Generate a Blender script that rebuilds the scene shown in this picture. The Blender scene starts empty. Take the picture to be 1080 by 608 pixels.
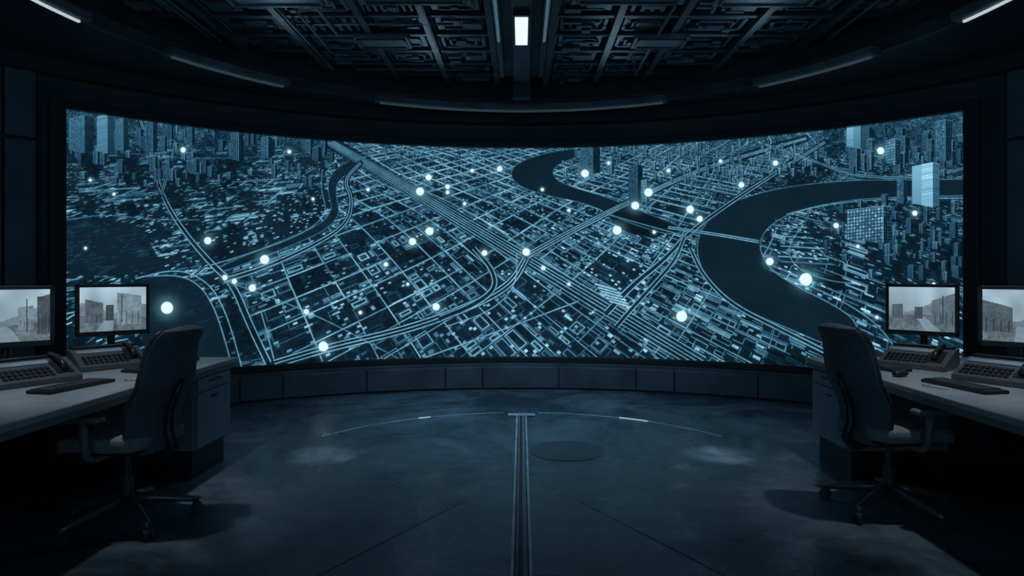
import bpy, math, random
import numpy as np
from mathutils import Vector, Matrix

random.seed(11)
scene = bpy.context.scene
scene.view_settings.view_transform = 'Standard'
scene.view_settings.look = 'None'
scene.view_settings.exposure = 0.0

# ------------------------------------------------------------------ constants
EYE = 1.40
FPX = 700.0
CY = 2.5            # centre of the curved wall (y)
RW = 5.87           # wall radius
RS = 5.80           # display radius
TH0, TH1 = math.radians(-48.7), math.radians(47.6)
ZB, ZT = 0.38, 2.98
RING = (0.0, 4.43)
pi = math.pi

# ------------------------------------------------------------------ materials
def mat(name, col, rough=0.6, metal=0.0, var=0.25, scale=6.0, bump=0.0, emit=None, estr=0.0, spec=0.5):
    m = bpy.data.materials.new(name); m.use_nodes = True
    nt = m.node_tree; b = nt.nodes['Principled BSDF']
    tc = nt.nodes.new('ShaderNodeTexCoord')
    n = nt.nodes.new('ShaderNodeTexNoise'); n.inputs['Scale'].default_value = scale
    n.inputs['Detail'].default_value = 5
    nt.links.new(tc.outputs['Object'], n.inputs['Vector'])
    r = nt.nodes.new('ShaderNodeMapRange')
    r.inputs['From Min'].default_value = 0.3; r.inputs['From Max'].default_value = 0.7
    r.inputs['To Min'].default_value = 1 - var; r.inputs['To Max'].default_value = 1 + var
    nt.links.new(n.outputs['Fac'], r.inputs['Value'])
    mx = nt.nodes.new('ShaderNodeVectorMath'); mx.operation = 'SCALE'
    mx.inputs[0].default_value = col[:3]
    nt.links.new(r.outputs[0], mx.inputs['Scale'])
    nt.links.new(mx.outputs[0], b.inputs['Base Color'])
    b.inputs['Roughness'].default_value = rough
    b.inputs['Metallic'].default_value = metal
    b.inputs['Specular IOR Level'].default_value = spec
    if bump:
        bp = nt.nodes.new('ShaderNodeBump'); bp.inputs['Strength'].default_value = bump
        bp.inputs['Distance'].default_value = 0.01
        nt.links.new(n.outputs['Fac'], bp.inputs['Height'])
        nt.links.new(bp.outputs[0], b.inputs['Normal'])
    if emit:
        b.inputs['Emission Color'].default_value = (*emit, 1)
        b.inputs['Emission Strength'].default_value = estr
    return m

M_wall   = mat('wall_paint_dark', (0.045, 0.060, 0.074), 0.55, 0, 0.2, 2)
M_wpanel = mat('wall_panel_metal', (0.11, 0.14, 0.17), 0.45, 0.2, 0.2, 2)
M_frame  = mat('display_frame_black', (0.022, 0.027, 0.032), 0.45, 0, 0.1)
M_plinth = mat('plinth_panel', (0.105, 0.13, 0.15), 0.42, 0.1, 0.25, 3)
M_ceil   = mat('ceiling_black', (0.02, 0.025, 0.03), 0.7)
M_soff   = mat('soffit_dark', (0.026, 0.032, 0.04), 0.6)
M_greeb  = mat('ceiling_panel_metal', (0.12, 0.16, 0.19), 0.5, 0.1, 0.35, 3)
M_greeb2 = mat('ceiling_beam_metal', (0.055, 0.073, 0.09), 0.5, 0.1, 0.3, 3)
M_desk   = mat('desk_laminate', (0.34, 0.37, 0.395), 0.42, 0, 0.12, 5)
M_dedge  = mat('desk_edge', (0.15, 0.165, 0.18), 0.5, 0, 0.1, 5)
M_cab    = mat('cabinet_paint', (0.20, 0.235, 0.265), 0.5, 0, 0.12, 4)
M_black  = mat('black_plastic', (0.016, 0.018, 0.021), 0.4, 0, 0.15, 20)
M_dark   = mat('dark_plastic', (0.04, 0.045, 0.05), 0.45, 0, 0.15, 20)
M_gray   = mat('gray_plastic', (0.085, 0.097, 0.11), 0.4, 0, 0.15, 20)
M_key    = mat('key_caps', (0.04, 0.046, 0.052), 0.5, 0, 0.2, 20)
M_white  = mat('pen_white', (0.7, 0.7, 0.7), 0.4)
M_fabric = mat('chair_fabric', (0.100, 0.112, 0.125), 0.85, 0, 0.25, 60, 0.3)
M_seatf  = mat('chair_seat_fabric', (0.20, 0.22, 0.24), 0.8, 0, 0.2, 60, 0.3)
M_arm    = mat('chair_arm_plastic', (0.15, 0.165, 0.18), 0.4, 0, 0.2, 20)
M_metal  = mat('chair_metal', (0.14, 0.15, 0.16), 0.35, 0.5, 0.1)
M_rail   = mat('rail_steel', (0.50, 0.56, 0.60), 0.4, 0.1, 0.3, 5)
M_groove = mat('groove_black', (0.012, 0.015, 0.018), 0.6)
M_groovem= mat('groove_grey', (0.16, 0.20, 0.22), 0.5)
M_seam   = mat('floor_seam', (0.045, 0.060, 0.072), 0.6)
M_inlay  = mat('floor_inlay', (0.38, 0.46, 0.51), 0.4, 0.1, 0.5, 3)
M_hatch  = mat('floor_hatch', (0.05, 0.068, 0.082), 0.35, 0.1, 0.4, 4)
M_lamp   = mat('lamp_white', (0.8, 0.8, 0.8), 0.5, emit=(0.88, 0.94, 1.0), estr=1.0)
M_tube   = mat('lamp_tube', (0.8, 0.8, 0.8), 0.5, emit=(0.80, 0.90, 1.0), estr=0.62)
M_glow   = mat('bright_inlay', (0.5, 0.6, 0.65), 0.5, emit=(0.6, 0.85, 1.0), estr=0.4)  # pale grey, slightly emissive
M_strip  = mat('lamp_strip_dim', (0.3, 0.36, 0.4), 0.35, emit=(0.30, 0.65, 0.9), estr=0.14)
M_stripb = mat('lamp_strip_sheen', (0.16, 0.2, 0.22), 0.35, emit=(0.4, 0.65, 0.8), estr=0.05)  # unlit strip; faint emission stands in for its bluish sheen

# floor
def floor_mat():
    m = bpy.data.materials.new('floor_polished_concrete'); m.use_nodes = True
    nt = m.node_tree; b = nt.nodes['Principled BSDF']; L = nt.links.new
    tc = nt.nodes.new('ShaderNodeTexCoord')
    n1 = nt.nodes.new('ShaderNodeTexNoise'); n1.inputs['Scale'].default_value = 0.8; n1.inputs['Detail'].default_value = 10; n1.inputs['Roughness'].default_value = 0.68
    n1.inputs['Distortion'].default_value = 0.9
    n2 = nt.nodes.new('ShaderNodeTexNoise'); n2.inputs['Scale'].default_value = 5; n2.inputs['Detail'].default_value = 9; n2.inputs['Roughness'].default_value = .7
    L(tc.outputs['Object'], n1.inputs['Vector']); L(tc.outputs['Object'], n2.inputs['Vector'])
    cr = nt.nodes.new('ShaderNodeValToRGB')
    e = cr.color_ramp.elements
    e[0].position = 0.43; e[0].color = (0.048, 0.076, 0.100, 1)
    e[1].position = 0.60; e[1].color = (0.150, 0.205, 0.250, 1)
    L(n1.outputs['Fac'], cr.inputs['Fac'])
    mx = nt.nodes.new('ShaderNodeMix'); mx.data_type = 'RGBA'; mx.blend_type = 'MULTIPLY'
    mx.inputs[0].default_value = 0.85
    L(cr.outputs[0], mx.inputs[6]); 
    cr2 = nt.nodes.new('ShaderNodeValToRGB')
    cr2.color_ramp.elements[0].position = 0.34; cr2.color_ramp.elements[0].color = (0.42, 0.42, 0.42, 1)
    cr2.color_ramp.elements[1].position = 0.64
    L(n2.outputs['Fac'], cr2.inputs['Fac']); L(cr2.outputs[0], mx.inputs[7])
    L(mx.outputs[2], b.inputs['Base Color'])
    mr = nt.nodes.new('ShaderNodeMapRange')
    mr.inputs['From Min'].default_value = 0.40; mr.inputs['From Max'].default_value = 0.60
    mr.inputs['To Min'].default_value = 0.20; mr.inputs['To Max'].default_value = 0.50
    L(n1.outputs['Fac'], mr.inputs['Value']); L(mr.outputs[0], b.inputs['Roughness'])
    bp = nt.nodes.new('ShaderNodeBump'); bp.inputs['Strength'].default_value = 0.2; bp.inputs['Distance'].default_value = 0.01
    L(n2.outputs['Fac'], bp.inputs['Height']); L(bp.outputs[0], b.inputs['Normal'])
    b.inputs['Specular IOR Level'].default_value = 0.65
    return m
M_floor = floor_mat()

# ------------------------------------------------------------------ mesh builder
class MB:
    def __init__(s): s.v = []; s.f = []
    def raw(s, v, f):
        o = len(s.v); s.v += [tuple(p) for p in v]; s.f += [tuple(i + o for i in q) for q in f]; return s
    def box(s, c, d, rz=0.0, rx=0.0, M=None):
        hx, hy, hz = d[0] / 2, d[1] / 2, d[2] / 2
        R = Matrix.Rotation(rz, 4, 'Z') @ Matrix.Rotation(rx, 4, 'X')
        if M is not None: R = M
        v = []
        for x in (-hx, hx):
            for y in (-hy, hy):
                for z in (-hz, hz):
                    v.append(tuple(R @ Vector((x, y, z)) + Vector(c)))
        return s.raw(v, [(0, 1, 3, 2), (4, 6, 7, 5), (0, 4, 5, 1), (2, 3, 7, 6), (0, 2, 6, 4), (1, 5, 7, 3)])
    def tube(s, path, rad, n=12):
        path = [Vector(p) for p in path]
        if not hasattr(rad, '__len__'): rad = [rad] * len(path)
        v = []; prev = None
        for i, p in enumerate(path):
            t = (path[min(i + 1, len(path) - 1)] - path[max(i - 1, 0)]).normalized()
            if prev is None:
                a = Vector((0, 0, 1)) if abs(t.z) < 0.9 else Vector((1, 0, 0))
                u = t.cross(a).normalized()
            else:
                u = (prev - t * prev.dot(t)).normalized()
            prev = u; w = t.cross(u)
            for k in range(n):
                an = 2 * pi * k / n
                v.append(tuple(p + (u * math.cos(an) + w * math.sin(an)) * rad[i]))
        f = []
        for i in range(len(path) - 1):
            for k in range(n):
                f.append((i * n + k, i * n + (k + 1) % n, (i + 1) * n + (k + 1) % n, (i + 1) * n + k))
        f.append(tuple(range(n - 1, -1, -1))); f.append(tuple((len(path) - 1) * n + k for k in range(n)))
        return s.raw(v, f)
    def arc(s, r0, r1, a0, a1, z0, z1, c=(0, CY), n=48):
        v = []; f = []
        for i in range(n + 1):
            a = a0 + (a1 - a0) * i / n
            for r, z in ((r0, z0), (r1, z0), (r1, z1), (r0, z1)):
                v.append((c[0] + r * math.sin(a), c[1] + r * math.cos(a), z))
        for i in range(n):
            for k in range(4):
                f.append((i * 4 + k, i * 4 + (k + 1) % 4, (i + 1) * 4 + (k + 1) % 4, (i + 1) * 4 + k))
        f.append((3, 2, 1, 0)); f.append((n * 4, n * 4 + 1, n * 4 + 2, n * 4 + 3))
        return s.raw(v, f)
    def superell(s, c, d, e=0.35, nu=28, nv=16, fn=None):
        def sp(x, p): return math.copysign(abs(x) ** p, x)
        v = []; f = []
        for j in range(nv + 1):
            ph = -pi / 2 + pi * j / nv
            for i in range(nu):
                th = 2 * pi * i / nu
                x = sp(math.cos(ph), e) * sp(math.cos(th), e); y = sp(math.cos(ph), e) * sp(math.sin(th), e); z = sp(math.sin(ph), e)
                p = [x * d[0] / 2, y * d[1] / 2, z * d[2] / 2]
                if fn: p = fn(p)
                v.append((c[0] + p[0], c[1] + p[1], c[2] + p[2]))
        for j in range(nv):
            for i in range(nu):
                f.append((j * nu + i, j * nu + (i + 1) % nu, (j + 1) * nu + (i + 1) % nu, (j + 1) * nu + i))
        return s.raw(v, f)
    def build(s, name, m, parent=None, bevel=0.0, smooth=False, seg=2):
        me = bpy.data.meshes.new(name); me.from_pydata(s.v, [], s.f); me.update()
        import bmesh
        bm = bmesh.new(); bm.from_mesh(me); bmesh.ops.recalc_face_normals(bm, faces=bm.faces); bm.to_mesh(me); bm.free()
        ob = bpy.data.objects.new(name, me); scene.collection.objects.link(ob)
        me.materials.append(m)
        if smooth:
            for p in me.polygons: p.use_smooth = True
        if bevel:
            b = ob.modifiers.new('Bevel', 'BEVEL'); b.width = bevel; b.segments = seg; b.limit_method = 'ANGLE'
        if parent: ob.parent = parent
        return ob

def empty(name, loc=(0, 0, 0), rz=0.0):
    e = bpy.data.objects.new(name, None); scene.collection.objects.link(e)
    e.location = loc; e.rotation_euler = (0, 0, rz); e.empty_display_size = 0.2
    return e

# ------------------------------------------------------------------ video wall picture (generated map)
def vnoise(H, W, cy, cx, rs):
    g = rs.rand(cy + 2, cx + 2)
    y = np.linspace(0, cy, H, endpoint=False); x = np.linspace(0, cx, W, endpoint=False)
    yi = y.astype(int); xi = x.astype(int); fy = (y - yi)[:, None]; fx = (x - xi)[None, :]
    fy = fy * fy * (3 - 2 * fy); fx = fx * fx * (3 - 2 * fx)
    a = g[yi][:, xi]; b = g[yi][:, xi + 1]; c = g[yi + 1][:, xi]; d = g[yi + 1][:, xi + 1]
    return (a * (1 - fx) + b * fx) * (1 - fy) + (c * (1 - fx) + d * fx) * fy

def chaikin(p, n=3):
    for _ in range(n):
        q = [p[0]]
        for a, b in zip(p[:-1], p[1:]):
            q.append((a[0] * .75 + b[0] * .25, a[1] * .75 + b[1] * .25))
            q.append((a[0] * .25 + b[0] * .75, a[1] * .25 + b[1] * .75))
        q.append(p[-1]); p = q
    return p

def to_srgb(c):
    c = np.clip(c, 0, 1)
    return np.where(c <= 0.0031308, c * 12.92, 1.055 * np.power(np.maximum(c, 1e-8), 1 / 2.4) - 0.055)

def make_image(name, rgb):   # rgb linear, rows bottom-up
    H, W, _ = rgb.shape
    im = bpy.data.images.new(name, W, H, alpha=False)
    a = np.ones((H, W, 4), dtype=np.float32); a[:, :, :3] = to_srgb(rgb)
    im.pixels.foreach_set(a.ravel()); im.update(); im.pack()
    return im

def city_map():
    rs = np.random.RandomState(5)
    W, H = 3000, 800
    th = np.linspace(TH0, TH1, W); z = np.linspace(ZB, ZT, H)
    Yc = CY + RS * np.cos(th)
    pxc = 550 + FPX * RS * np.sin(th) / Yc
    PX = np.broadcast_to(pxc[None, :], (H, W)).astype(np.float32)
    PY = (290 - FPX * (z[:, None] - EYE) / Yc[None, :]).astype(np.float32)
    RT = rs.rand(512, 512).astype(np.float32)
    HZ = 84.0
    den = np.maximum(PY - HZ, 8)
    gx = (PX - 550) / den; gy = 300 / den
    gx0, gy0 = gx, gy
    gx = gx0 + .035 * np.sin(gy0 * 2.3 + 1) + .02 * np.sin(gx0 * 3.1)
    gy = gy0 + .035 * np.sin(gx0 * 1.9) + .02 * np.sin(gy0 * 4.1 + 2)

    def rot(ca, sa):
        u = ca * gx + sa * gy
        gu = np.sqrt((ca / den) ** 2 + ((ca * (PX - 550) + sa * 300) / den ** 2) ** 2)
        return u, gu
    def axis_lines(u, s, jit, seed):
        r = np.random.RandomState(seed)
        lo, hi = max(float(u.min()) - 1, -60), min(float(u.max()) + 1, 60)
        st = s * (1 + jit * (r.rand(int((hi - lo) / s * 1.3) + 10) - .5) * 2)
        pos = lo + np.cumsum(st)
        i = np.clip(np.searchsorted(pos, u.ravel()).reshape(u.shape), 1, len(pos) - 1)
        a = u - pos[i - 1]; b = pos[i] - u
        near = np.minimum(a, b); idx = np.where(a < b, i - 1, i)
        rel = np.minimum(a, b) / (pos[i] - pos[i - 1])
        return near, idx, i, rel
    def grid(U, V, su, sv, w, drop, seed, jit=.35):
        (u, gu), (v, gv) = U, V
        nu, iu, cu, ru = axis_lines(u, su, jit, seed)
        nv, iv, cv, rv = axis_lines(v, sv, jit, seed + 1)
        mu = np.clip(w + .42 - np.abs(nu) / gu, 0, 1) * np.clip((su / gu) / 3.0 - .3, 0.12, 1)
        mv = np.clip(w + .42 - np.abs(nv) / gv, 0, 1) * np.clip((sv / gv) / 3.0 - .3, 0.12, 1)
        ku = (RT[(iu * 7 + seed) % 512, (cv * 3) % 512] > drop)
        kv = (RT[(cu * 5) % 512, (iv * 11 + seed) % 512] > drop)
        br = .40 + .60 * RT[(cu * 13 + 5) % 512, (cv * 17 + seed) % 512]
        m = np.maximum(mu * ku, mv * kv) * br
        cell = RT[(cu * 31 + seed) % 512, (cv * 29 + 3) % 512]
        cell2 = RT[(cu * 3 + seed) % 512, (cv * 41 + 9) % 512]
        ed = np.minimum(np.abs(nu) / gu, np.abs(nv) / gv)
        return m, cell, cell2, ru, rv, ed

    a0 = math.atan2(3.11, 3.23)
    U1 = rot(math.cos(a0), -math.sin(a0)); V1 = rot(math.sin(a0), math.cos(a0))
    U2 = rot(math.cos(.28), math.sin(.28)); V2 = rot(-math.sin(.28), math.cos(.28))
    U3 = rot(math.cos(-.95), math.sin(-.95)); V3 = rot(-math.sin(-.95), math.cos(-.95))

    def inside(poly):
        m = np.zeros(PX.shape, bool)
        n = len(poly)
        for i in range(n):
            x0, y0 = poly[i]; x1, y1 = poly[(i + 1) % n]
            if y0 == y1: continue
            c = ((PY > min(y0, y1)) & (PY <= max(y0, y1)))
            xx = x0 + (PY - y0) * (x1 - x0) / (y1 - y0)
            m ^= c & (PX < xx)
        return m

    left_poly = [(40, 90), (370, 90), (362, 155), (343, 182), (350, 215), (318, 248), (248, 282), (236, 300), (262, 345), (285, 392), (285, 430), (40, 430)]
    right_poly = [(880, 90), (862, 150), (790, 195), (742, 236), (732, 262), (745, 300), (790, 333), (870, 368), (870, 430), (1040, 430), (1040, 90)]
    Lm = inside(left_poly); Rm = inside(right_poly)
    n1 = vnoise(H, W, 8, 26, rs) * .6 + vnoise(H, W, 24, 80, rs) * .4
    n2 = vnoise(H, W, 14, 50, rs) * .55 + vnoise(H, W, 60, 220, rs) * .45
    n3 = vnoise(H, W, 190, 800, rs)

    # main grid
    A, ca_, ca2, ru, rv, ea = grid(U1, V1, .18, .125, .48, .10, 3, .5)
    B, cb, cb2, rub, rvb, eb = grid(U1, V1, .070, .050, .28, .58, 9, .5)
    C, cc, cc2, ruc, rvc, ec = grid(U1, V1, .030, .022, .28, .66, 21, .5)
    side = np.clip((PX - (500 + (PY - 200) * .7)) / 60, 0, 1)
    dense = np.maximum(side * np.clip((n1 - .2) * 4, .5, 1), np.clip((235 - PY) / 60, 0, 1) * .8)
    main = np.maximum(A * (1.1 - .25 * dense), B * (.55 + .40 * dense))
    main = np.maximum(main, C * (.16 + .80 * dense))
    outl = (cb > .66) * np.clip(1.10 - np.abs(eb - 1.9), 0, 1) * (.3 + .5 * cb2)
    main = np.maximum(main, outl * .85)
    blocks = (cc > .88) * (ruc > .18) * (rvc > .18) * (.15 + .85 * cc2 ** 1.5)
    main = np.maximum(main, blocks * (.45 + .60 * dense))
    voids = (ca_ < .24)
    main = np.where(voids & (ea > 1.2), main * .15, main)
    # left district
    A2, c2, _, _, _, _ = grid(U2, V2, .36, .30, .45, .50, 33)
    B2, cb2_, cb22, r1, r2, eb2 = grid(U2, V2, .11, .08, .36, .66, 37, .5)
    C2, cc2_, cc22, r3, r4, _ = grid(U2, V2, .036, .026, .32, .80, 43, .5)
    lef = np.maximum(A2 * .6, B2 * .85)
    bl = (cc2_ > .90) * (r3 > .18) * (r4 > .18) * (.1 + .9 * cc22 ** 2)
    lef = np.maximum(lef, np.maximum(C2 * .7, bl * .85))
    lef = np.maximum(lef, (cb2_ > .78) * np.clip(1.1 - np.abs(eb2 - 1.6), 0, 1) * .65)
    lef = lef * np.clip((n2 - .45) * 9, .03, 1)
    # right district
    A3, c3, _, _, _, _ = grid(U3, V3, .30, .26, .45, .45, 53)
    B3, cb3, cb32, q1, q2, eb3 = grid(U3, V3, .09, .065, .36, .60, 57, .5)
    C3, cc3, cc32, q3, q4, _ = grid(U3, V3, .034, .026, .32, .74, 63, .5)
    br3 = (cc3 > .88) * (q3 > .18) * (q4 > .18) * (.1 + .9 * cc32 ** 2)
    rig = np.maximum(np.maximum(A3 * .6, B3 * .75), np.maximum(C3 * .7, br3 * .85))
    rig = np.maximum(rig, (cb3 > .8) * np.clip(1.1 - np.abs(eb3 - 1.6), 0, 1) * .6)
    rig = rig * np.clip((n2 - .41) * 8, .04, 1) * np.where(PX > 930, .7, 1.0)
    I = np.where(Lm, lef, np.where(Rm, rig, main)).astype(np.float32)
    su = np.floor(U1[0] / .013).astype(int); sv = np.floor(V1[0] / .013).astype(int)
    sp = RT[(su * 3 + sv * 131) % 512, (sv * 7 + su * 57) % 512]
    I = np.maximum(I, (sp > .965) * np.where(Lm | Rm, .75, .75) * np.clip((n1 - .3) * 3, 0, 1))
    I = np.maximum(I, np.clip((175 - PY) / 45, 0, 1) * .16 * n3)
    roofs = (.5 * cc + .5 * cb) * (1 - .6 * voids)

    base = (.25 + 1.0 * n1 ** 1.5) + .9 * roofs * (n2 + .2) + 1.6 * np.maximum(n3 - .45, 0) * n2
    def clear(mask, k=.0, b=None):
        I[mask] *= k
        if b is not None: base[mask] = b
    def stroke(pts, w=.8, inten=.9, offs=(0,), sm=3, darkw=0):
        p = chaikin(pts, sm) if sm else pts
        for pas in (0, 1):
            if pas == 0 and not darkw: continue
            for a, b in zip(p[:-1], p[1:]):
                m = 4 + max(abs(o) for o in offs) * 1.5 + w + darkw
                c0 = np.searchsorted(pxc, min(a[0], b[0]) - m); c1 = np.searchsorted(pxc, max(a[0], b[0]) + m)
                if c1 <= c0: continue
                X = PX[:, c0:c1]; Y = PY[:, c0:c1]
                dx, dy = b[0] - a[0], b[1] - a[1]; L2 = dx * dx + dy * dy
                if L2 < 1e-6: continue
                L_ = math.sqrt(L2)
                tt = ((X - a[0]) * dx + (Y - a[1]) * dy) / L2
                if pas == 0:
                    t = np.clip(tt, 0, 1)
                    d = np.hypot(X - a[0] - t * dx, Y - a[1] - t * dy)
                    I[:, c0:c1] *= 1 - np.clip(darkw + .5 - d, 0, 1) * .85
                else:
                    sc = np.clip((Y - HZ) / 170, .35, 1.4)
                    pd = ((X - a[0]) * dy - (Y - a[1]) * dx) / L_
                    okm = (tt > -.5 / L_) & (tt < 1 + .5 / L_)
                    for o in offs:
                        I[:, c0:c1] = np.maximum(I[:, c0:c1], okm * np.clip(w * np.clip(sc, .6, 1.2) + .38 - np.abs(pd - o * sc), 0, 1) * inten)

    # water
    riv2 = [(905, 190), (850, 194), (800, 203), (762, 218), (740, 240), (734, 262), (740, 285), (758, 308), (790, 330), (835, 348), (875, 366), (905, 366), (905, 340), (880, 322), (845, 305), (812, 285), (800, 262), (806, 243), (830, 226), (870, 215), (925, 208), (1060, 206), (1060, 188), (960, 190)]
    riv1 = [(612, 156), (580, 160), (548, 170), (537, 182), (545, 196), (575, 206), (615, 214), (640, 224), (665, 236), (712, 250), (722, 240), (690, 228), (660, 216), (640, 208), (606, 198), (586, 190), (582, 178), (600, 168), (640, 156)]
    riv3 = [(380, 166), (358, 174), (346, 188), (346, 205), (351, 220), (340, 236), (302, 252), (258, 270), (228, 283), (232, 288), (260, 278), (308, 259), (344, 243), (359, 226), (354, 205), (356, 190), (378, 176)]
    bay = [(150, 292), (190, 290), (212, 302), (226, 325), (236, 355), (246, 392), (150, 400)]
    bay2 = [(60, 232), (150, 234), (160, 262), (176, 284), (120, 292), (60, 290)]
    plaza = [(640, 226), (672, 222), (712, 240), (690, 252), (655, 243)]
    for rv_, k in ((riv1, 0), (riv2, 0), (riv3, .05), (bay, 0.04), (bay2, .12)):
        mk = inside(chaikin(rv_ + [rv_[0]], 2)); clear(mk, k); base[mk] = .75 + .4 * n1[mk] + .15 * n3[mk]
    clear(inside(plaza), 0, .6)
    for rv_, it in ((riv1, .45), (riv2, .55), (riv3, .4)):
        stroke(rv_ + [rv_[0]], .36, it)
    stroke([(150, 292), (190, 290), (212, 302), (226, 325), (236, 355), (246, 392)], .45, .6)
    stroke([(143, 294), (188, 283), (220, 298), (236, 325), (246, 355), (256, 392)], .45, .75)
    # roads
    stroke([(345, 148), (740, 384)], .30, .95, (-5.6, -2.6, 0, 2.6, 5.6), 0, darkw=7)
    stroke([(348, 150), (742, 384)], .34, .55, (-8.6, 8.6), 0)
    stroke([(146, 120), (160, 165), (170, 205), (190, 240), (222, 278), (246, 300), (262, 340), (285, 388)], .38, .9, (-2.2, 2.2), darkw=3)
    stroke([(188, 120), (182, 165), (170, 205)], .38, .7, (-1.4, 1.4), darkw=2)
    stroke([(236, 296), (275, 284), (325, 262), (366, 238), (372, 210), (362, 190), (380, 172)], .38, .85, (-1.6, 1.6), darkw=3)
    stroke([(222, 280), (262, 268), (318, 248), (346, 226), (338, 200), (340, 180)], .38, .7)
    stroke([(290, 384), (350, 366), (430, 348), (500, 322), (540, 300), (556, 270)], .38, .95, (-2.6, 0, 2.6), darkw=5)
    stroke([(556, 270), (610, 240), (680, 205), (740, 178), (800, 160), (850, 146)], .38, .9, (-2.4, 0, 2.4), darkw=4)
    stroke([(500, 262), (520, 285), (523, 305), (500, 322), (465, 336)], .38, .85, (-1.8, 1.8), darkw=3)
    stroke([(545, 268), (545, 300), (520, 328), (470, 345)], .38, .75)
    stroke([(640, 330), (668, 300), (700, 275), (728, 244), (770, 214), (822, 180), (870, 150)], .38, .9, (-2.0, 2.0), darkw=3)
    stroke([(722, 250), (712, 275), (690, 300), (666, 326), (650, 345)], .36, .8, (-1.5, 1.5), darkw=2)
    stroke([(728, 262), (742, 292), (772, 322), (820, 346), (872, 372)], .38, .85, (-1.4, 1.4), darkw=2)
    stroke([(430, 384), (520, 352), (610, 318)], .42, .8)
    stroke([(236, 296), (330, 330), (430, 384)], .42, .5)
    stroke([(705, 240), (760, 248), (800, 255)], .40, .85, (-1.0, 1.0))
    stroke([(640, 226), (690, 240), (726, 250)], .42, .6)
    stroke([(800, 150), (860, 170), (900, 186), (960, 188), (1016, 178)], .40, .8, (-1.5, 1.5))
    stroke([(830, 226), (870, 216), (925, 210), (1016, 209)], .42, .8)
    stroke([(812, 285), (850, 300), (890, 318), (930, 345), (960, 392)], .42, .55)
    stroke([(845, 240), (830, 262), (838, 282), (870, 296), (905, 300)], .40, .55)
    stroke([(70, 232), (112, 226), (160, 232), (210, 232)], .42, .45)
    stroke([(70, 150), (150, 165), (240, 168), (340, 160)], .42, .4)
    for k in range(9):
        y0 = 232 + 5.5 * k
        stroke([(818 + 3 * (k % 3), y0), (846 + 4 * k, y0 + 3)], .5, .35 + .3 * (k % 2), sm=0)
    for k in range(6):
        stroke([(628 + 3 * k, 300 + 3.6 * k), (650 + 3 * k, 306 + 3.6 * k)], .6, .95, sm=0)
    for k in range(4):
        stroke([(514 + 4 * k, 235 + 2.5 * k), (524 + 4 * k, 240 + 2.5 * k)], .7, .8, sm=0)
    # uneven brightness of the line work
    I *= (.70 + .30 * np.clip(n2 * 1.9 - .35, 0, 1)) * (.86 + .28 * n3)

    # towers: lit front face, darker side face, slanted roof
    def tower(x0, x1, y0, y1, b, dark=.0, cx=2.2, cyy=3.0, slope=.25, split=.62, edges=.8):
        c0 = np.searchsorted(pxc, x0); c1 = np.searchsorted(pxc, x1)
        if c1 <= c0: return
        X = PX[:, c0:c1]; Y = PY[:, c0:c1]
        xs_ = x0 + (x1 - x0) * split
        top = y0 + np.abs(X - xs_) * slope - (x1 - x0) * slope * .5
        bot = y1 - np.abs(X - xs_) * slope + (x1 - x0) * slope * .5
        m = (Y > top) & (Y < bot)
        side_ = X > xs_
        yy = Y - np.abs(X - xs_) * slope
        win = ((X / cx) % 1 > .3) & ((yy / cyy) % 1 > .35)
        h = RT[(X / cx).astype(int) % 512, (yy / cyy).astype(int) % 512]
        val = (dark + win * b * (.2 + .8 * h)) * np.where(side_, .3, 1) * (1.05 - .35 * np.clip((Y - y0) / max(y1 - y0, 1), 0, 1))
        edge = (np.abs(X - xs_) < .35) | (np.abs(Y - top) < .6)
        val = np.maximum(val, edge * b * edges)
        I[:, c0:c1] = np.where(m, val, I[:, c0:c1])
        base[:, c0:c1] = np.where(m, np.where(side_, .35, 2.4), base[:, c0:c1])
    lots = []
    for _ in range(90): lots.append((rs.uniform(72, 350), rs.uniform(135, 200), rs.uniform(2.5, 8), rs.uniform(4, 14), rs.uniform(.08, .4)))
    for _ in range(110): lots.append((rs.uniform(868, 1012), rs.uniform(138, 300), rs.uniform(2.5, 8), rs.uniform(4, 15), rs.uniform(.10, .45)))
    for _ in range(150): lots.append((rs.uniform(590, 870), rs.uniform(156, 190), rs.uniform(1.5, 4.5), rs.uniform(3, 10), rs.uniform(.2, .55)))
    for _ in range(60): lots.append((rs.uniform(690, 850), rs.uniform(175, 200), rs.uniform(1.5, 4.5), rs.uniform(3, 8), rs.uniform(.2, .5)))
    for _ in range(50): lots.append((rs.uniform(380, 540), rs.uniform(156, 172), rs.uniform(1.5, 4), rs.uniform(2, 5), rs.uniform(.2, .5)))
    for _ in range(20): lots.append((rs.uniform(72, 345), rs.uniform(150, 190), rs.uniform(5, 11), rs.uniform(12, 26), rs.uniform(.12, .35)))
    for _ in range(22): lots.append((rs.uniform(880, 1008), rs.uniform(150, 184), rs.uniform(5, 12), rs.uniform(12, 28), rs.uniform(.2, .45)))
    for _ in range(12): lots.append((rs.uniform(940, 1008), rs.uniform(235, 300), rs.uniform(5, 10), rs.uniform(10, 20), rs.uniform(.12, .35)))
    lots.sort(key=lambda t: t[1])
    for x, y, w_, h_, b_ in lots:
        if 186 < y < 216 + (x < 880) * 4 and x > 790 and x < 1016: continue
        if x > 760 and y > 205 and x < 815: continue
        tower(x, x + w_, y - h_, y, b_, .02, 1.5, 1.9)
    tower(962, 991, 174, 216, .42, .50, 40, 2.4, .2, .76); tower(946, 957, 190, 214, .3, .05, 2, 2.4)
    tower(893, 941, 220, 254, .60, .04, 3.2, 3.4, .12, .8)
    tower(893, 914, 133, 155, .25, .34, 30, 2.4, .2, .7); tower(934, 950, 148, 172, .4, .1); tower(986, 1004, 128, 168, .35, .06, 2.4, 2.4)
    tower(663, 678, 175, 213, .18, .01, 2, 2.4); tower(676, 685, 190, 212, .45, .05, 2, 2.2)
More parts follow.
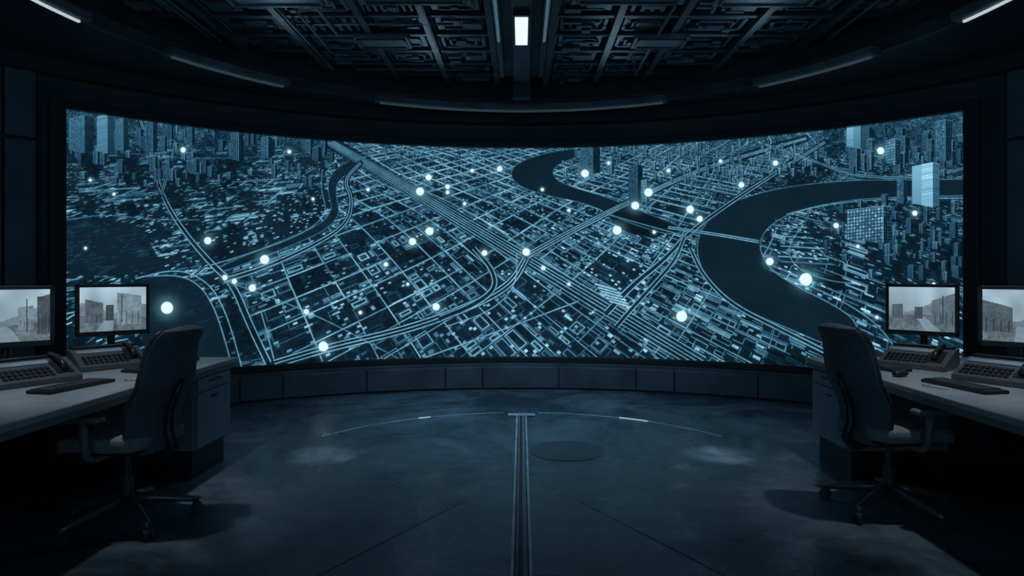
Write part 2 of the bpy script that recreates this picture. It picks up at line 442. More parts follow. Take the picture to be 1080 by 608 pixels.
    tower(612, 633, 156, 181, .22, .04, 2, 2.4); tower(640, 648, 166, 182, .45, .1, 2, 2)
    tower(72, 99, 124, 158, .22, .10, 2.4, 2.2); tower(102, 120, 122, 160, .15, .24, 30, 2.4); tower(121, 135, 126, 158, .18, .12, 2, 2.2)
    tower(243, 257, 140, 168, .25, .02, 2, 2.2); tower(152, 166, 128, 160, .25, .04, 2, 2.2); tower(275, 287, 145, 166, .25, .05, 2, 2)

    I = np.clip(I * 1.06, 0, 1)
    k = I.copy()
    for ax in (0, 1):
        acc = k.copy()
        for s_ in (1, 2, 3, 4, 5, 6):
            acc += np.roll(k, s_, ax) + np.roll(k, -s_, ax)
        k = acc / 13
    rgb = np.zeros((H, W, 3), np.float32)
    rgb[..., 0] = .0042 * base + .50 * I ** 1.66 + .010 * k
    rgb[..., 1] = .0150 * base + .86 * I ** 1.28 + .055 * k
    rgb[..., 2] = .0265 * base + 1.0 * I ** 1.12 + .100 * k
    nodes = [(219, 254, 3.6), (176, 325, 6.2), (279, 274, 4.6), (247, 297, 2.6), (266, 304, 3.6), (237, 293, 2.6), (341, 366, 5), (323, 329, 2.6), (452, 187, 3),
             (443, 202, 4), (453, 244, 4), (435, 255, 3.6), (472, 197, 2.2), (472, 203, 1.8), (460, 324, 3.6), (555, 266, 3.8), (498, 180, 1.8), (527, 178, 2.6),
             (511, 267, 2.8), (407, 279, 2.2), (617, 183, 3.8), (684, 203, 4.2), (670, 217, 4), (651, 243, 4.4), (728, 221, 3.8), (738, 231, 3), (719, 334, 5.5),
             (812, 276, 3.8), (850, 295, 6.5), (882, 238, 2.6), (929, 159, 3.6), (782, 195, 2.8), (818, 172, 2.6), (965, 225, 2.6), (193, 158, 2.6), (305, 160, 1.8),
             (572, 200, 1.6), (600, 222, 1.6), (490, 215, 1.6), (388, 200, 1.6), (330, 210, 1.4), (120, 205, 1.4), (95, 190, 1.4), (705, 180, 1.8), (642, 172, 1.6),
             (573, 283, 2.2), (600, 300, 1.6), (690, 245, 1.6), (430, 300, 1.5), (380, 330, 1.7), (760, 170, 1.7), (905, 260, 1.6), (985, 300, 1.6), (925, 335, 1.6), (90, 262, 1.4)]
    for x, y, r in nodes:
        c0 = np.searchsorted(pxc, x - 30); c1 = np.searchsorted(pxc, x + 30)
        d = np.sqrt((PX[:, c0:c1] - x) ** 2 + (PY[:, c0:c1] - y) ** 2)
        core = np.clip(r + .6 - d, 0, 1); halo = np.exp(-(d / (r * 1.7)) ** 2) * .22
        for ch, cv in enumerate((.80, .97, 1.0)):
            s_ = rgb[:, c0:c1, ch]
            s_ = s_ + halo * (.3, .8, 1.0)[ch]
            rgb[:, c0:c1, ch] = s_ * (1 - core) + cv * core
    return make_image('city_map_display', rgb)

def image_emit_mat(name, im, strength):
    m = bpy.data.materials.new(name); m.use_nodes = True
    nt = m.node_tree; b = nt.nodes['Principled BSDF']
    t = nt.nodes.new('ShaderNodeTexImage'); t.image = im
    uv = nt.nodes.new('ShaderNodeUVMap'); uv.uv_map = 'UVMap'
    nt.links.new(uv.outputs[0], t.inputs[0])
    b.inputs['Base Color'].default_value = (0.01, 0.012, 0.015, 1); b.inputs['Roughness'].default_value = 0.5
    b.inputs['Specular IOR Level'].default_value = 0.1
    nt.links.new(t.outputs[0], b.inputs['Emission Color']); b.inputs['Emission Strength'].default_value = strength
    return m

# ------------------------------------------------------------------ room shell
MB().box((0, 3.0, -0.05), (12.4, 11.4, 0.10)).build('floor', M_floor)
MB().box((0, 3.0, 4.15), (12.4, 11.4, 0.10)).build('ceiling', M_ceil)
MB().arc(RW, RW + .15, -pi / 2, pi / 2, 0, 4.1, n=96).build('wall_front', M_wall)
MB().box((-RW - .075, -0.1, 2.05), (.15, 5.2, 4.1)).build('wall_left', M_wall)
MB().box((RW + .075, -0.1, 2.05), (.15, 5.2, 4.1)).build('wall_right', M_wall)

d2r = math.radians
wp = MB()
for s in (-1, 1):
    for a0, a1 in ((50.9, 53.2), (53.5, 58.5), (58.8, 64), (64.3, 70), (70.3, 77), (77.3, 85)):
        lo, hi = (s * d2r(a0), s * d2r(a1)) if s > 0 else (s * d2r(a1), s * d2r(a0))
        wp.arc(RW - .06, RW + .01, lo, hi, 0.02, 2.64, n=5)
        wp.arc(RW - .06, RW + .01, lo, hi, 2.67, 3.40, n=5)
wp.build('wall_panel_cladding', M_wpanel, bevel=.006)

def cast(a):
    dx, dy = math.sin(a), math.cos(a); ox, oy = RING
    oy2 = oy - CY; bq = oy2 * dy + ox * dx; cq = ox * ox + oy2 * oy2 - (RW + .05) ** 2
    t = -bq + math.sqrt(bq * bq - cq); x, y = ox + dx * t, oy + dy * t
    if y < CY:
        t = min((RW + .05) / max(abs(dx), 1e-6), (oy + 2.6) / max(-dy, 1e-6)); x, y = ox + dx * t, oy + dy * t
    return x, y
sv, sf = [], []
N = 128; RI = 3.56
for i in range(N):
    a = 2 * pi * i / N; x, y = cast(a)
    xi, yi = RING[0] + RI * math.sin(a), RING[1] + RI * math.cos(a)
    sv += [(xi, yi, 3.42), (x, y, 3.42), (x, y, 3.52), (xi, yi, 3.52), (xi, yi, 4.10)]
for i in range(N):
    j = (i + 1) % N
    sf += [(i * 5, i * 5 + 1, j * 5 + 1, j * 5), (i * 5 + 2, i * 5 + 3, j * 5 + 3, j * 5 + 2), (i * 5, j * 5, j * 5 + 4, i * 5 + 4)]
MB().raw(sv, sf).build('ceiling_soffit', M_soff)
MB().arc(3.52, 3.56, 0, 2 * pi, 3.39, 3.50, c=RING, n=128).build('trim_1', M_greeb2)
MB().arc(RW - .16, RW, -d2r(56), d2r(56), 3.28, 3.42, n=80).build('trim_2', M_soff)

# ------------------------------------------------------------------ video wall
vw = empty('curved_video_wall', (0, CY, 0))
def arcl(*a, **k): 
    k['c'] = (0, 0); return MB().arc(*a, **k)
n = 96
v, f = [], []
for i in range(n + 1):
    a = TH0 + (TH1 - TH0) * i / n
    for z_ in (ZB, ZT): v.append((RS * math.sin(a), RS * math.cos(a), z_))
for i in range(n): f.append((i * 2, i * 2 + 2, i * 2 + 3, i * 2 + 1))
me = bpy.data.meshes.new('display_panel'); me.from_pydata(v, [], f); me.update()
uvl = me.uv_layers.new(name='UVMap')
for p in me.polygons:
    for li in p.loop_indices:
        vi = me.loops[li].vertex_index
        uvl.data[li].uv = ((vi // 2) / n, vi % 2)
so = bpy.data.objects.new('display_panel', me); scene.collection.objects.link(so); so.parent = vw
me.materials.append(image_emit_mat('display_map', city_map(), 1.0))
fa = d2r(1.25)
arcl(RS - .07, RS + .05, TH0 - fa, TH1 + fa, ZT, ZT + .085, n=96).build('frame_top', M_frame, vw, .008)
arcl(RS - .07, RS + .05, TH0 - fa, TH1 + fa, ZB - .075, ZB, n=96).build('frame_bottom', M_frame, vw, .008)
arcl(RS - .07, RS + .05, TH0 - fa, TH0, ZB, ZT, n=4).build('frame_side_a', M_frame, vw, .004)
arcl(RS - .07, RS + .05, TH1, TH1 + fa, ZB, ZT, n=4).build('frame_side_b', M_frame, vw, .004)

pl = empty('baseboard_front', (0, CY, 0))
mb = MB(); k = 0
a = -52.0
while a < 52:
    w_ = (9.5, 9.5, 4.6)[k % 3]
    b_ = min(a + w_, 52)
    mb.arc(RS - .20, RS + .06, d2r(a), d2r(b_ - .10), 0.02, 0.27, c=(0, 0), n=8)
    a = b_; k += 1
mb.build('plinth_panels', M_plinth, pl, .006)
arcl(RS - .17, RS + .06, -d2r(52), d2r(52), 0.0, 0.255, n=80).build('plinth_core', M_frame, pl)
arcl(RS - .12, RS + .06, -d2r(52), d2r(52), 0.255, 0.305, n=80).build('plinth_ledge', M_plinth, pl, .004)

# ------------------------------------------------------------------ ceiling structure (closed, layered panels)
cs = empty('ceiling_service_grid', (0, 0, 0))
g1, g2, g3 = MB(), MB(), MB()
def ok(x, y, r=3.48): return (x - RING[0]) ** 2 + (y - RING[1]) ** 2 < r * r
MB().tube([(0, RING[1], 3.74), (0, RING[1], 3.80)], 3.55, 96).build('backing', M_ceil, cs)
xs = [-3.4, -2.75, -2.1, -1.4, -.85, -.28, .28, .85, 1.4, 2.1, 2.75, 3.4]
ys = [1.0, 1.9, 2.8, 3.6, 4.3, 4.85, 5.35, 5.8, 6.25, 6.7, 7.1, 7.5, 7.9]
for x in xs[1:-1]:
    h = math.sqrt(3.5 ** 2 - x * x)
    g2.box((x, RING[1], 3.67), (.06, 2 * h, .10)); g1.box((x + .045, RING[1], 3.70), (.012, 2 * h - .05, .06))
for y in ys[1:-1]:
    h = math.sqrt(max(3.5 ** 2 - (y - RING[1]) ** 2, .05))
    g2.box((0, y, 3.69), (2 * h, .05, .07))
def plate(m, cx, cy_, w_, h_, z_, t_=.03): m.box((cx, cy_, z_), (w_, h_, t_))
def frame(m, cx, cy_, w_, h_, z_, q=.03, t_=.03):
    m.box((cx, cy_ - h_ / 2 + q / 2, z_), (w_, q, t_)); m.box((cx, cy_ + h_ / 2 - q / 2, z_), (w_, q, t_))
    m.box((cx - w_ / 2 + q / 2, cy_, z_), (q, h_, t_)); m.box((cx + w_ / 2 - q / 2, cy_, z_), (q, h_, t_))
for i in range(len(xs) - 1):
    for j in range(len(ys) - 1):
        x0, x1, y0, y1 = xs[i] + .06, xs[i + 1] - .06, ys[j] + .05, ys[j + 1] - .05
        cx, cy_ = (x0 + x1) / 2, (y0 + y1) / 2
        if not ok(cx, cy_, 3.35) or abs(cx) < .2: continue
        w_, h_ = x1 - x0, y1 - y0
        t = random.random()
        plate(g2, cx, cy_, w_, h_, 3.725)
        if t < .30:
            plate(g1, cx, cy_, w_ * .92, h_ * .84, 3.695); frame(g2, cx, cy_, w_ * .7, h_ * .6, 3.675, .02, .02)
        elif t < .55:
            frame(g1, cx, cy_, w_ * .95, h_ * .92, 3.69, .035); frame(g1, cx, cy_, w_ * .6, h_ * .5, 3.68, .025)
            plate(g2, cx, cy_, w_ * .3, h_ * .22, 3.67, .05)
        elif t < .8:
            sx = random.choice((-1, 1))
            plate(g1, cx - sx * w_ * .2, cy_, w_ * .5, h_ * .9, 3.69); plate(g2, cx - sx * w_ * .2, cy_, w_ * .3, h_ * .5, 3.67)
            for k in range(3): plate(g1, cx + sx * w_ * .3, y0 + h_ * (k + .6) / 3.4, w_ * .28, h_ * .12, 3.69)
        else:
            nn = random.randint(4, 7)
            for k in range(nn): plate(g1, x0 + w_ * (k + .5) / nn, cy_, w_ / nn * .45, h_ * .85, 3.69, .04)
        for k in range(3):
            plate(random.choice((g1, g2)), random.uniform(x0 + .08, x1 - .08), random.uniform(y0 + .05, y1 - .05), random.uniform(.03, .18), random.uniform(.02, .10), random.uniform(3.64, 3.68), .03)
for s in (-1, 1):
    for (x, y, w_, h_) in ((.85, 5.15, .9, .42), (1.95, 5.2, .8, .4), (1.3, 6.25, .5, .3)):
        plate(g1, s * x, y, w_, h_, 3.60, .04); frame(g2, s * x, y, w_ * .9, h_ * .85, 3.575, .02, .02)
for k in range(12):
    y = random.uniform(3, 7.4); h = math.sqrt(3.4 ** 2 - (y - RING[1]) ** 2)
    xa = random.uniform(-h, h * .3); xb = min(xa + random.uniform(.6, 1.8), h)
    g3.tube([(xa, y, 3.63), (xb, y, 3.63)], .012, 8)
for k in range(14):
    x = random.choice((-1, 1)) * random.uniform(.4, 2.9); h = math.sqrt(3.4 ** 2 - x * x)
    ya = RING[1] + random.uniform(-h * .5, h * .4); yb = min(ya + random.uniform(.8, 2.4), RING[1] + h)
    g3.tube([(x, ya, 3.61), (x, yb, 3.61)], .012, 8)
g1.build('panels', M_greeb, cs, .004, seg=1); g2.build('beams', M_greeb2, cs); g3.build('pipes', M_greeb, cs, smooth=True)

cb = empty('central_ceiling_beam_light', (0, 0, 0))
MB().box((0, 5.2, 3.56), (.17, 4.4, .10)).box((0, 7.43, 3.47), (.20, .16, .20)).box((0, 5.2, 3.64), (.46, 4.4, .06)).build('housing', M_greeb2, cb, .008)
MB().box((-.2, 5.0, 3.53), (.05, 3.9, .13)).box((.2, 5.0, 3.53), (.05, 3.9, .13)).build('side_rails', M_black, cb, .006)
MB().box((-.2, 4.75, 3.458), (.022, 2.2, .012)).box((.2, 4.75, 3.458), (.022, 2.2, .012)).build('side_strips', M_strip, cb)
MB().box((0, 5.62, 3.49), (.135, .66, .05)).build('lamp_housing', M_black, cb, .005)
MB().box((0, 5.62, 3.46), (.105, .60, .02)).build('lamp_diffuser', M_lamp, cb)

def ring_light(a0, a1, bright):
    e = empty('curved_ceiling_light', (RING[0], RING[1], 0))
    MB().arc(3.38, 3.52, d2r(a0 - .8), d2r(a1 + .8), 3.35, 3.42, c=(0, 0), n=24).build('housing', M_greeb, e, .008)
    r0, r1 = (3.445, 3.463) if bright else (3.43, 3.47)
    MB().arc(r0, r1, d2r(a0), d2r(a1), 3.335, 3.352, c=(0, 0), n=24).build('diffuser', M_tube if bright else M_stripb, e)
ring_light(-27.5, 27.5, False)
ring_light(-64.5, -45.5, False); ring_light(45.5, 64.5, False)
ring_light(-97, -79, True); ring_light(79, 97, True)

# ------------------------------------------------------------------ floor details
ft = empty('floor_cable_track', (0, 0, 0))
MB().box((0, 3.35, .003), (.09, 6.4, .006)).build('groove', M_groove, ft)
MB().box((-.022, 3.35, .005), (.012, 6.4, .008)).box((.018, 3.35, .005), (.022, 6.4, .008)).build('inner_strips', M_groovem, ft)
MB().box((-.044, 3.35, .007), (.015, 6.4, .014)).box((.044, 3.35, .007), (.015, 6.4, .014)).box((0, 6.60, .006), (.27, .10, .012)).build('rails', M_rail, ft, .002)
FC = (0, 4.72)
MB().arc(1.987, 2.013, -d2r(60), -d2r(5), 0, .004, c=FC).arc(1.987, 2.013, d2r(5), d2r(60), 0, .004, c=FC).build('floor_arc_inlay', M_inlay)
MB().arc(1.985, 2.015, -d2r(30), -d2r(26.5), .003, .007, c=FC, n=6).arc(1.985, 2.015, d2r(28.5), d2r(37), .003, .007, c=FC, n=10).build('floor_bright_marker', M_glow)  # short brighter pieces of the arc, slightly emissive
sm = MB()
for a_ in (150, -150):
    an = d2r(a_); 
    c_ = (FC[0] + math.sin(an) * 1.9, FC[1] + math.cos(an) * 1.9, .0008)
    sm.box(c_, (.006, 2.4, .0016), rz=-an)
sm.build('floor_seams', M_seam)
MB().tube([(.36, 5.28, 0), (.36, 5.28, .003)], .30, 48).build('floor_hatch', M_hatch)

# ------------------------------------------------------------------ desks
def desk(s):
    e = empty('control_desk', (s * 2.9, 3.1, 0))
    def B(m, x0, x1, y0, y1, z0, z1):
        xa, xb = sorted((s * x0 - s * 2.9, s * x1 - s * 2.9))
        m.box(((xa + xb) / 2, (y0 + y1) / 2 - 3.1, (z0 + z1) / 2), (xb - xa, y1 - y0, z1 - z0)); return m
    B(MB(), 2.17, 3.62, 1.1, 5.08, .735, .77).build('desktop', M_desk, e, .006)
    B(MB(), 2.185, 3.60, 1.12, 5.06, .695, .735).build('desktop_underside', M_dedge, e, .004)
    m = MB(); B(m, 3.52, 3.58, 1.2, 5.0, 0, .695); B(m, 2.9, 3.52, 4.96, 5.02, 0, .695); B(m, 2.35, 3.52, 1.15, 1.2, 0, .695)
    m.build('modesty_panels', M_dark, e)
    m = MB(); B(m, 2.22, 2.90, 4.50, 5.04, .20, .695); m.build('pedestal_body', M_cab, e, .008)
    m = MB(); B(m, 2.25, 2.88, 4.53, 5.01, 0, .20); m.build('pedestal_base', M_black, e)
    m = MB(); B(m, 2.202, 2.222, 4.515, 5.025, .595, .685); B(m, 2.202, 2.222, 4.515, 5.025, .21, .585)
    m.build('drawer_fronts', M_cab, e, .005)
    m = MB(); B(m, 2.192, 2.203, 4.68, 4.85, .645, .66); B(m, 2.192, 2.203, 4.72, 4.80, .53, .545)
    m.build('drawer_handles', M_black, e, .003)
desk(-1); desk(1)

# ------------------------------------------------------------------ monitors
def monitor_pic(kind):
    rs = np.random.RandomState(kind)
    H, W = 192, 256
    y, x = np.mgrid[0:H, 0:W]; y = y / H; x = x / W
    n = vnoise(H, W, 6, 8, rs) * .4 + vnoise(H, W, 20, 26, rs) * .3 + vnoise(H, W, 60, 80, rs) * .3
    nb = vnoise(H, W, 3, 5, rs)
    g = .30 + .20 * y + .26 * (nb - .5)
    hills = .52 + .10 * np.sin(x * 7 + kind) + .12 * (n - .5)
    g = np.where(y < hills, .12 + .18 * n, g)
    ground = .34 + .05 * np.sin(x * 4 + 2 * kind) + .04 * (n - .5)
    g = np.where(y < ground, .04 + .26 * n * (1 - y), g)
    road = np.abs(x - (.45 + .5 * (ground - y) * (kind - 1.6))) < .05 + .25 * (ground - y)
    g = np.where((y < ground) & road, .20 + .14 * n, g)
    def bld(x0, x1, y0, y1, sl, lum):
        top = y1 + sl * (x - x0) + .03 * (n - .5)
        m = (x > x0) & (x < x1) & (y > y0) & (y < top)
        col = lum * (.4 + 1.2 * n)
        wx = ((x - x0) / (x1 - x0) * 4) % 1; wy = (y - y0) / (top - y0 + 1e-6)
        col = np.where((wx > .42) & (wx < .62) & (wy < .45), col * .5, col)
        return m, col
    if kind == 1: L_ = [(.08, .34, .22, .74, -.35, .10), (.55, .92, .16, .88, -.22, .24), (.38, .50, .26, .60, .1, .06)]
    elif kind == 2: L_ = [(.0, .36, .2, .80, -.4, .10), (.62, .80, .24, .66, .2, .22), (.84, 1.0, .16, .86, .2, .08)]
    else: L_ = [(.66, 1.0, .18, .70, .5, .14), (.05, .22, .3, .60, .1, .10), (.4, .52, .3, .56, 0, .08)]
    for b_ in L_:
        m, c = bld(*b_); g = np.where(m, c, g)
    g = np.where((np.abs(x - (.52 + .1 * kind)) < .006) & (y > .2) & (y < .82), .03, g)
    g = np.clip(g, 0, 1)
    rgb = np.stack([g * .68, g * .95, g * 1.14], -1)
    return make_image('monitor_feed_%d' % kind, rgb.astype(np.float32))
feeds = [image_emit_mat('monitor_feed', monitor_pic(k), 1.05) for k in (1, 2, 3)]

def monitor(x, y, rz, fm):
    e = empty('desktop_monitor', (x, y, .77), rz)
    W, H, zc = .47, .375, .375
    MB().box((0, 0, zc), (W, .032, H)).build('panel_housing', M_black, e, .006)
    MB().superell((0, .035, zc), (W * .86, .085, H * .8), .45).build('rear_bulge', M_black, e, smooth=True)
    b = .024
    m = MB(); m.box((0, -.019, zc + H / 2 - b / 2), (W, .012, b)); m.box((0, -.019, zc - H / 2 + b * .7), (W, .012, b * 1.4))
    m.box((-W / 2 + b / 2, -.019, zc), (b, .012, H)); m.box((W / 2 - b / 2, -.019, zc), (b, .012, H)); m.build('bezel', M_black, e, .003)
    w2, h2 = W / 2 - b + .002, H / 2 - b + .002
    v = [(-w2, -.0175, zc - h2), (w2, -.0175, zc - h2), (w2, -.0175, zc + h2), (-w2, -.0175, zc + h2)]
    me = bpy.data.meshes.new('screen'); me.from_pydata(v, [], [(0, 1, 2, 3)]); me.update()
    u = me.uv_layers.new(name='UVMap')
    for li, c in enumerate(((0, 0), (1, 0), (1, 1), (0, 1))): u.data[li].uv = c
    me.materials.append(fm); o = bpy.data.objects.new('screen', me); scene.collection.objects.link(o); o.parent = e
    MB().tube([(0, .06, .012), (0, .06, .12), (0, .055, .30)], [.035, .026, .026], 12).build('neck', M_black, e, smooth=True)
    MB().superell((0, .03, .011), (.26, .20, .022), .6).build('foot', M_black, e, smooth=True)
ANG = d2r(44)
monitor(-2.99, 4.86, ANG, feeds[0]); monitor(-3.13, 4.04, ANG, feeds[1])
monitor(2.93, 4.86, -ANG, feeds[2]); monitor(3.05, 4.02, -ANG, feeds[1])

# ------------------------------------------------------------------ control consoles, keyboards, mouse
def console(x, y, rz, W=.44, D=.26, Hh=.13):
    e = empty('control_console', (x, y, .77), rz)
    pr = [(-D / 2, 0), (D / 2, 0), (D / 2, Hh), (D / 2 - .08, Hh), (-D / 2, .035)]
    v = [(sx * W / 2, p[0], p[1]) for sx in (-1, 1) for p in pr]; n = len(pr)
    f = [tuple(range(n)), tuple(range(2 * n - 1, n - 1, -1))] + [(i, (i + 1) % n, (i + 1) % n + n, i + n) for i in range(n)]
    MB().raw(v, f).build('body', M_gray, e, .008)
    sl = math.atan2(Hh - .035, D - .08); m = MB(); m2 = MB()
    L = math.hypot(Hh - .035, D - .08); nx, nz = -math.sin(sl), math.cos(sl)
    def P(t, u, o): return (u, -D / 2 + t * math.cos(sl) + o * nx, .035 + t * math.sin(sl) + o * nz)
    for r in range(3):
        for c in range(9):
            m.box(P(L * (.16 + r * .17), -W / 2 + .045 + c * .03, .004), (.022, .022, .010), rx=sl)
    m.box(P(L * .5, W / 2 - .08, .004), (.09, L * .62, .008), rx=sl)
    m2.box(P(L * .82, -.05, .003), (W * .66, .035, .006), rx=sl)
    m.build('buttons', M_black, e, .002); m2.build('display_strip', M_inlay, e)
    MB().box((0, D / 2 - .04, Hh + .008), (W * .9, .06, .016)).build('top_bar', M_black, e, .004)
    MB().tube([(W / 2 - .08, -.09, .075), (W / 2 - .08, -.05, .115), (W / 2 - .08, .03, .145), (W / 2 - .08, .07, .145)], [.02, .016, .016, .022], 10).build('handset', M_black, e, smooth=True)

def keyboard(x, y, rz, W=.44):
    e = empty('computer_keyboard', (x, y, .77), rz)
    MB().box((0, 0, .010), (W, .155, .020)).build('case', M_black, e, .006)
    m = MB()
    for r in range(5):
        for c in range(int(W / .026) - 1):
            m.box((-W / 2 + .025 + c * .026, -.055 + r * .027, .022), (.021, .021, .008))
    m.build('keys', M_key, e, .002)
def mouse(x, y, rz):
    e = empty('computer_mouse', (x, y, .772), rz)
    MB().superell((0, 0, .017), (.062, .11, .034), .75, fn=lambda p: [p[0], p[1], p[2] * (1 - .25 * p[1] / .055)]).build('shell', M_black, e, smooth=True)
    MB().tube([(-.005, .03, .034), (.005, .03, .034)], .008, 12).build('wheel', M_gray, e)

console(-2.84, 3.84, d2r(62)); console(-2.80, 4.50, d2r(52), .42)
console(2.80, 3.86, -d2r(62)); console(2.70, 4.52, -d2r(52), .42)
keyboard(-2.50, 3.70, d2r(80)); keyboard(2.46, 3.70, -d2r(80))
keyboard(-2.46, 4.42, d2r(76), .36); keyboard(2.42, 4.46, -d2r(76), .36)
mouse(-2.40, 4.85, d2r(60)); mouse(2.34, 4.1, -d2r(70))
for s in (-1, 1):
    e = empty('ballpoint_pen', (s * 2.30, 3.98 - .3 * (s > 0), .777), s * d2r(-60))
    MB().tube([(-.065, 0, 0), (.045, 0, 0), (.065, 0, 0), (.075, 0, 0)], [.005, .005, .004, .001], 10).build('barrel', M_white, e, smooth=True)
    MB().tube([(-.078, 0, 0), (-.065, 0, 0)], .0035, 8).box((-.045, 0, .0055), (.04, .003, .002)).build('clip_and_button', M_dark, e)

# ------------------------------------------------------------------ chairs
def chair(x, y, rz, base_rot=0.2):
    e = empty('office_swivel_chair', (x, y, 0), rz)
    m = MB(); w = MB(); hs = MB(); R_ = .352
    for k in range(5):
        a = base_rot + 2 * pi * k / 5; c, s_ = math.cos(a), math.sin(a)
        m.tube([(c * .03, s_ * .03, .135), (c * .16, s_ * .16, .120), (c * (R_ - .035), s_ * (R_ - .035), .088), (c * (R_ + .008), s_ * (R_ + .008), .080)], [.034, .026, .019, .018], 10)
        hs.tube([(c * R_, s_ * R_, .085), (c * R_, s_ * R_, .045)], [.012, .014], 8)
        hs.superell((c * R_, s_ * R_, .048), (.05, .05, .04), .7, 14, 8)
        px, py = -s_, c
        for q in (-1, 1):
            o = .019 * q
            w.tube([(c * R_ + px * (o - .009), s_ * R_ + py * (o - .009), .032), (c * R_ + px * (o + .009), s_ * R_ + py * (o + .009), .032)], .032, 18)
    m.tube([(0, 0, .09), (0, 0, .16)], .045, 20)
    m.build('star_base', M_metal, e, smooth=True); w.build('caster_wheels', M_dark, e, .003); hs.build('caster_forks', M_dark, e, smooth=True)
    MB().tube([(0, 0, .14), (0, 0, .27)], .030, 18).tube([(0, 0, .27), (0, 0, .42)], .018, 16).build('gas_column', M_dark, e)
    MB().box((0, -.02, .425), (.20, .30, .045)).box((0, -.16, .42), (.09, .16, .035)).build('tilt_mechanism', M_black, e, .01)
    def sf(p):
        t = p[1] / .25
        if t > .3: p[2] -= (t - .3) ** 2 * .07
        p[0] *= 1 - .10 * max(0, -t)
        if p[2] > 0: p[2] -= .014 * (1 - (p[0] / .26) ** 2) * (1 - t * t * .5)
        return p
    MB().superell((0, .02, .495), (.52, .50, .10), .38, 40, 16, fn=sf).build('seat', M_seatf, e, smooth=True)
    MB().superell((0, .0, .455), (.46, .44, .035), .35).build('seat_pan', M_black, e, smooth=True)
    nS, nT = 26, 16
    def prof(s_):
        yb = -.235 - .12 * s_ + .05 * math.sin(pi * min(s_ / .55, 1)) - .045 * (max(0, s_ - .8) / .2) ** 2
        hw = .150 + .058 * math.sin(pi * min(s_ * .95 + .02, 1) ** .8) + .020 * s_
        return yb, hw
    def surf(s_, t):
        yb, hw = prof(s_)
        rr = 1.0
        if s_ > .94: rr = math.sqrt(max(0, 1 - ((s_ - .94) / .06) ** 2)) * .16 + .84
        if s_ < .08: rr = math.sqrt(max(0, 1 - ((.08 - s_) / .08) ** 2)) * .25 + .75
        z_ = .43 + .68 * s_ - .012 * t * t * s_
        return (hw * rr * t, yb + .06 * t * t, z_)
    def back(t0, t1, off, th, m_, nm, s0=0, s1=1):
        v, f = [], []
        for i in range(nS + 1):
            for j in range(nT + 1):
                p = surf(s0 + (s1 - s0) * i / nS, t0 + (t1 - t0) * j / nT); v.append((p[0], p[1] + off, p[2]))
        for i in range(nS):
            for j in range(nT):
                q = i * (nT + 1) + j; f.append((q, q + 1, q + nT + 2, q + nT + 1))
        o = MB().raw(v, f).build(nm, m_, e, smooth=True)
        sd = o.modifiers.new('Solidify', 'SOLIDIFY'); sd.thickness = th; sd.offset = 0
        bv = o.modifiers.new('Bevel', 'BEVEL'); bv.width = th * .42; bv.segments = 3; bv.limit_method = 'ANGLE'; bv.angle_limit = 1.0
    back(-1, 1, 0, .045, M_fabric, 'backrest')
    back(-.86, .86, .022, .02, M_seatf, 'backrest_cushion', .05, .93)
    for sgn in (-1, 1):
        pth = [Vector(surf(i / 24, sgn)) for i in range(25)]
        MB().tube([tuple(p) for p in pth], .014, 8).build('back_frame_%s' % ('a' if sgn < 0 else 'b'), M_dark, e, smooth=True)
    sp = [(0, -.14, .41), (0, -.24, .40), (0, -.295, .45)] + [(0, surf(s_, 0)[1] - .045, surf(s_, 0)[2]) for s_ in (.15, .3, .45, .58)]
    MB().tube(sp, [.028, .03, .03, .027, .024, .02, .014], 12).build('back_spine', M_black, e, smooth=True)
    for sgn in (-1, 1):
        MB().tube([(sgn * .10, -.02, .428), (sgn * .27, -.02, .430), (sgn * .305, -.02, .46), (sgn * .31, -.01, .56), (sgn * .31, 0, .635)], [.018, .020, .022, .020, .020], 10).build('arm_post_%s' % ('a' if sgn < 0 else 'b'), M_arm, e, smooth=True)
        MB().superell((sgn * .30, .03, .648), (.09, .28, .038), .45, 24, 12, fn=lambda p: [p[0] * (1 - .15 * abs(p[1]) / .13), p[1], p[2] - .012 * (p[1] / .13 > .5)]).build('arm_pad_%s' % ('a' if sgn < 0 else 'b'), M_arm, e, smooth=True)
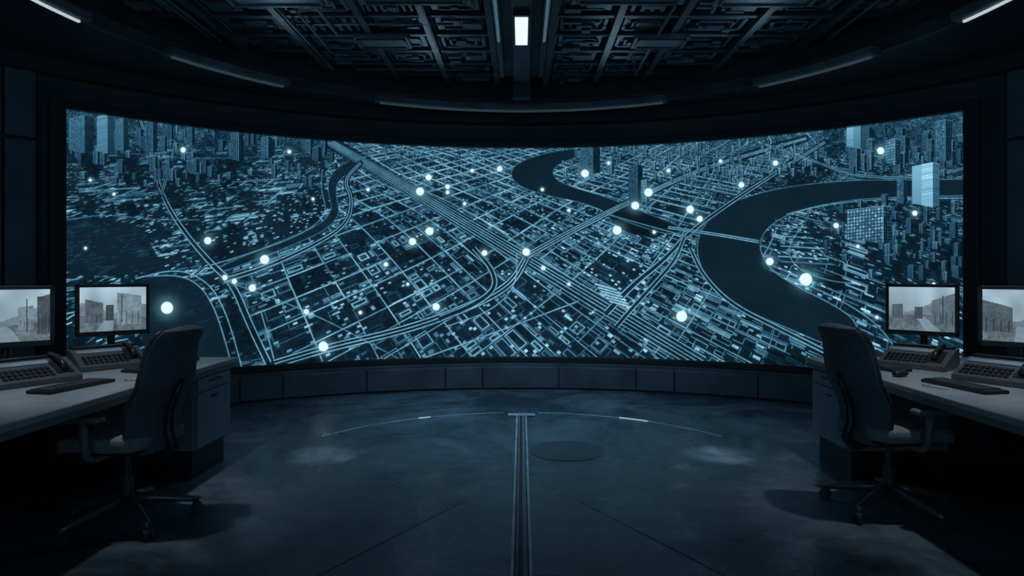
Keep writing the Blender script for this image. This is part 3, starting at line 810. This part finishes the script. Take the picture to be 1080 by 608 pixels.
chair(-2.22, 3.74, d2r(80), .35)
chair(2.18, 3.94, -d2r(78), .1)

# ------------------------------------------------------------------ lighting
w = bpy.data.worlds.new('room_ambient'); scene.world = w; w.use_nodes = True
bg = w.node_tree.nodes['Background']; bg.inputs[0].default_value = (0.25, 0.48, 0.72, 1); bg.inputs[1].default_value = 0.56

def spot(name, loc, target, power, col, size, blend=.6, rad=.06):
    l = bpy.data.lights.new(name, 'SPOT'); l.energy = power; l.color = col; l.spot_size = d2r(size); l.spot_blend = blend; l.shadow_soft_size = rad
    o = bpy.data.objects.new(name, l); scene.collection.objects.link(o); o.location = loc
    o.rotation_euler = (Vector(target) - Vector(loc)).to_track_quat('-Z', 'Y').to_euler()
for s in (-1, 1):
    spot('desk_fill_spot', (s * 2.3, 3.5, 3.36), (s * 2.65, 4.0, .77), 100, (.76, .89, 1.0), 60, .9)  # added fill without a fixture, brightens desk tops and chairs
    spot('floor_patch_spot', (s * 1.1, 4.2, 3.38), (s * 1.55, 5.15, 0), 300, (.72, .87, 1.0), 10, .9, .04)  # added narrow spot, imitates the bright reflection patches on the floor
    for a_ in (20, 50, 80):
        an = d2r(a_) * s
        spot('ceiling_fill_spot', (math.sin(an) * 3.0, RING[1] + math.cos(an) * 3.0, 3.12), (math.sin(an) * 1.4, RING[1] + math.cos(an) * 1.4, 3.7), 5.5, (.42, .74, 1.0), 120, 1, .12)  # added fill hanging free below the ring, lifts the dark ceiling panels
spot('aisle_fill_spot', (0, 6.5, 3.40), (0, 6.6, 0), 185, (.36, .68, 1.0), 98, 1.0, .12)  # added wide blue fill without a fixture, brightens the floor

# ------------------------------------------------------------------ camera
cam = bpy.data.cameras.new('camera'); co = bpy.data.objects.new('camera', cam); scene.collection.objects.link(co)
co.location = (0, 0, EYE); co.rotation_euler = (pi / 2, 0, 0)
cam.sensor_width = 36; cam.lens = 36 * FPX / 1080
cam.shift_x = -10 / 1080; cam.shift_y = -14 / 1080
cam.clip_start = .05
scene.camera = co
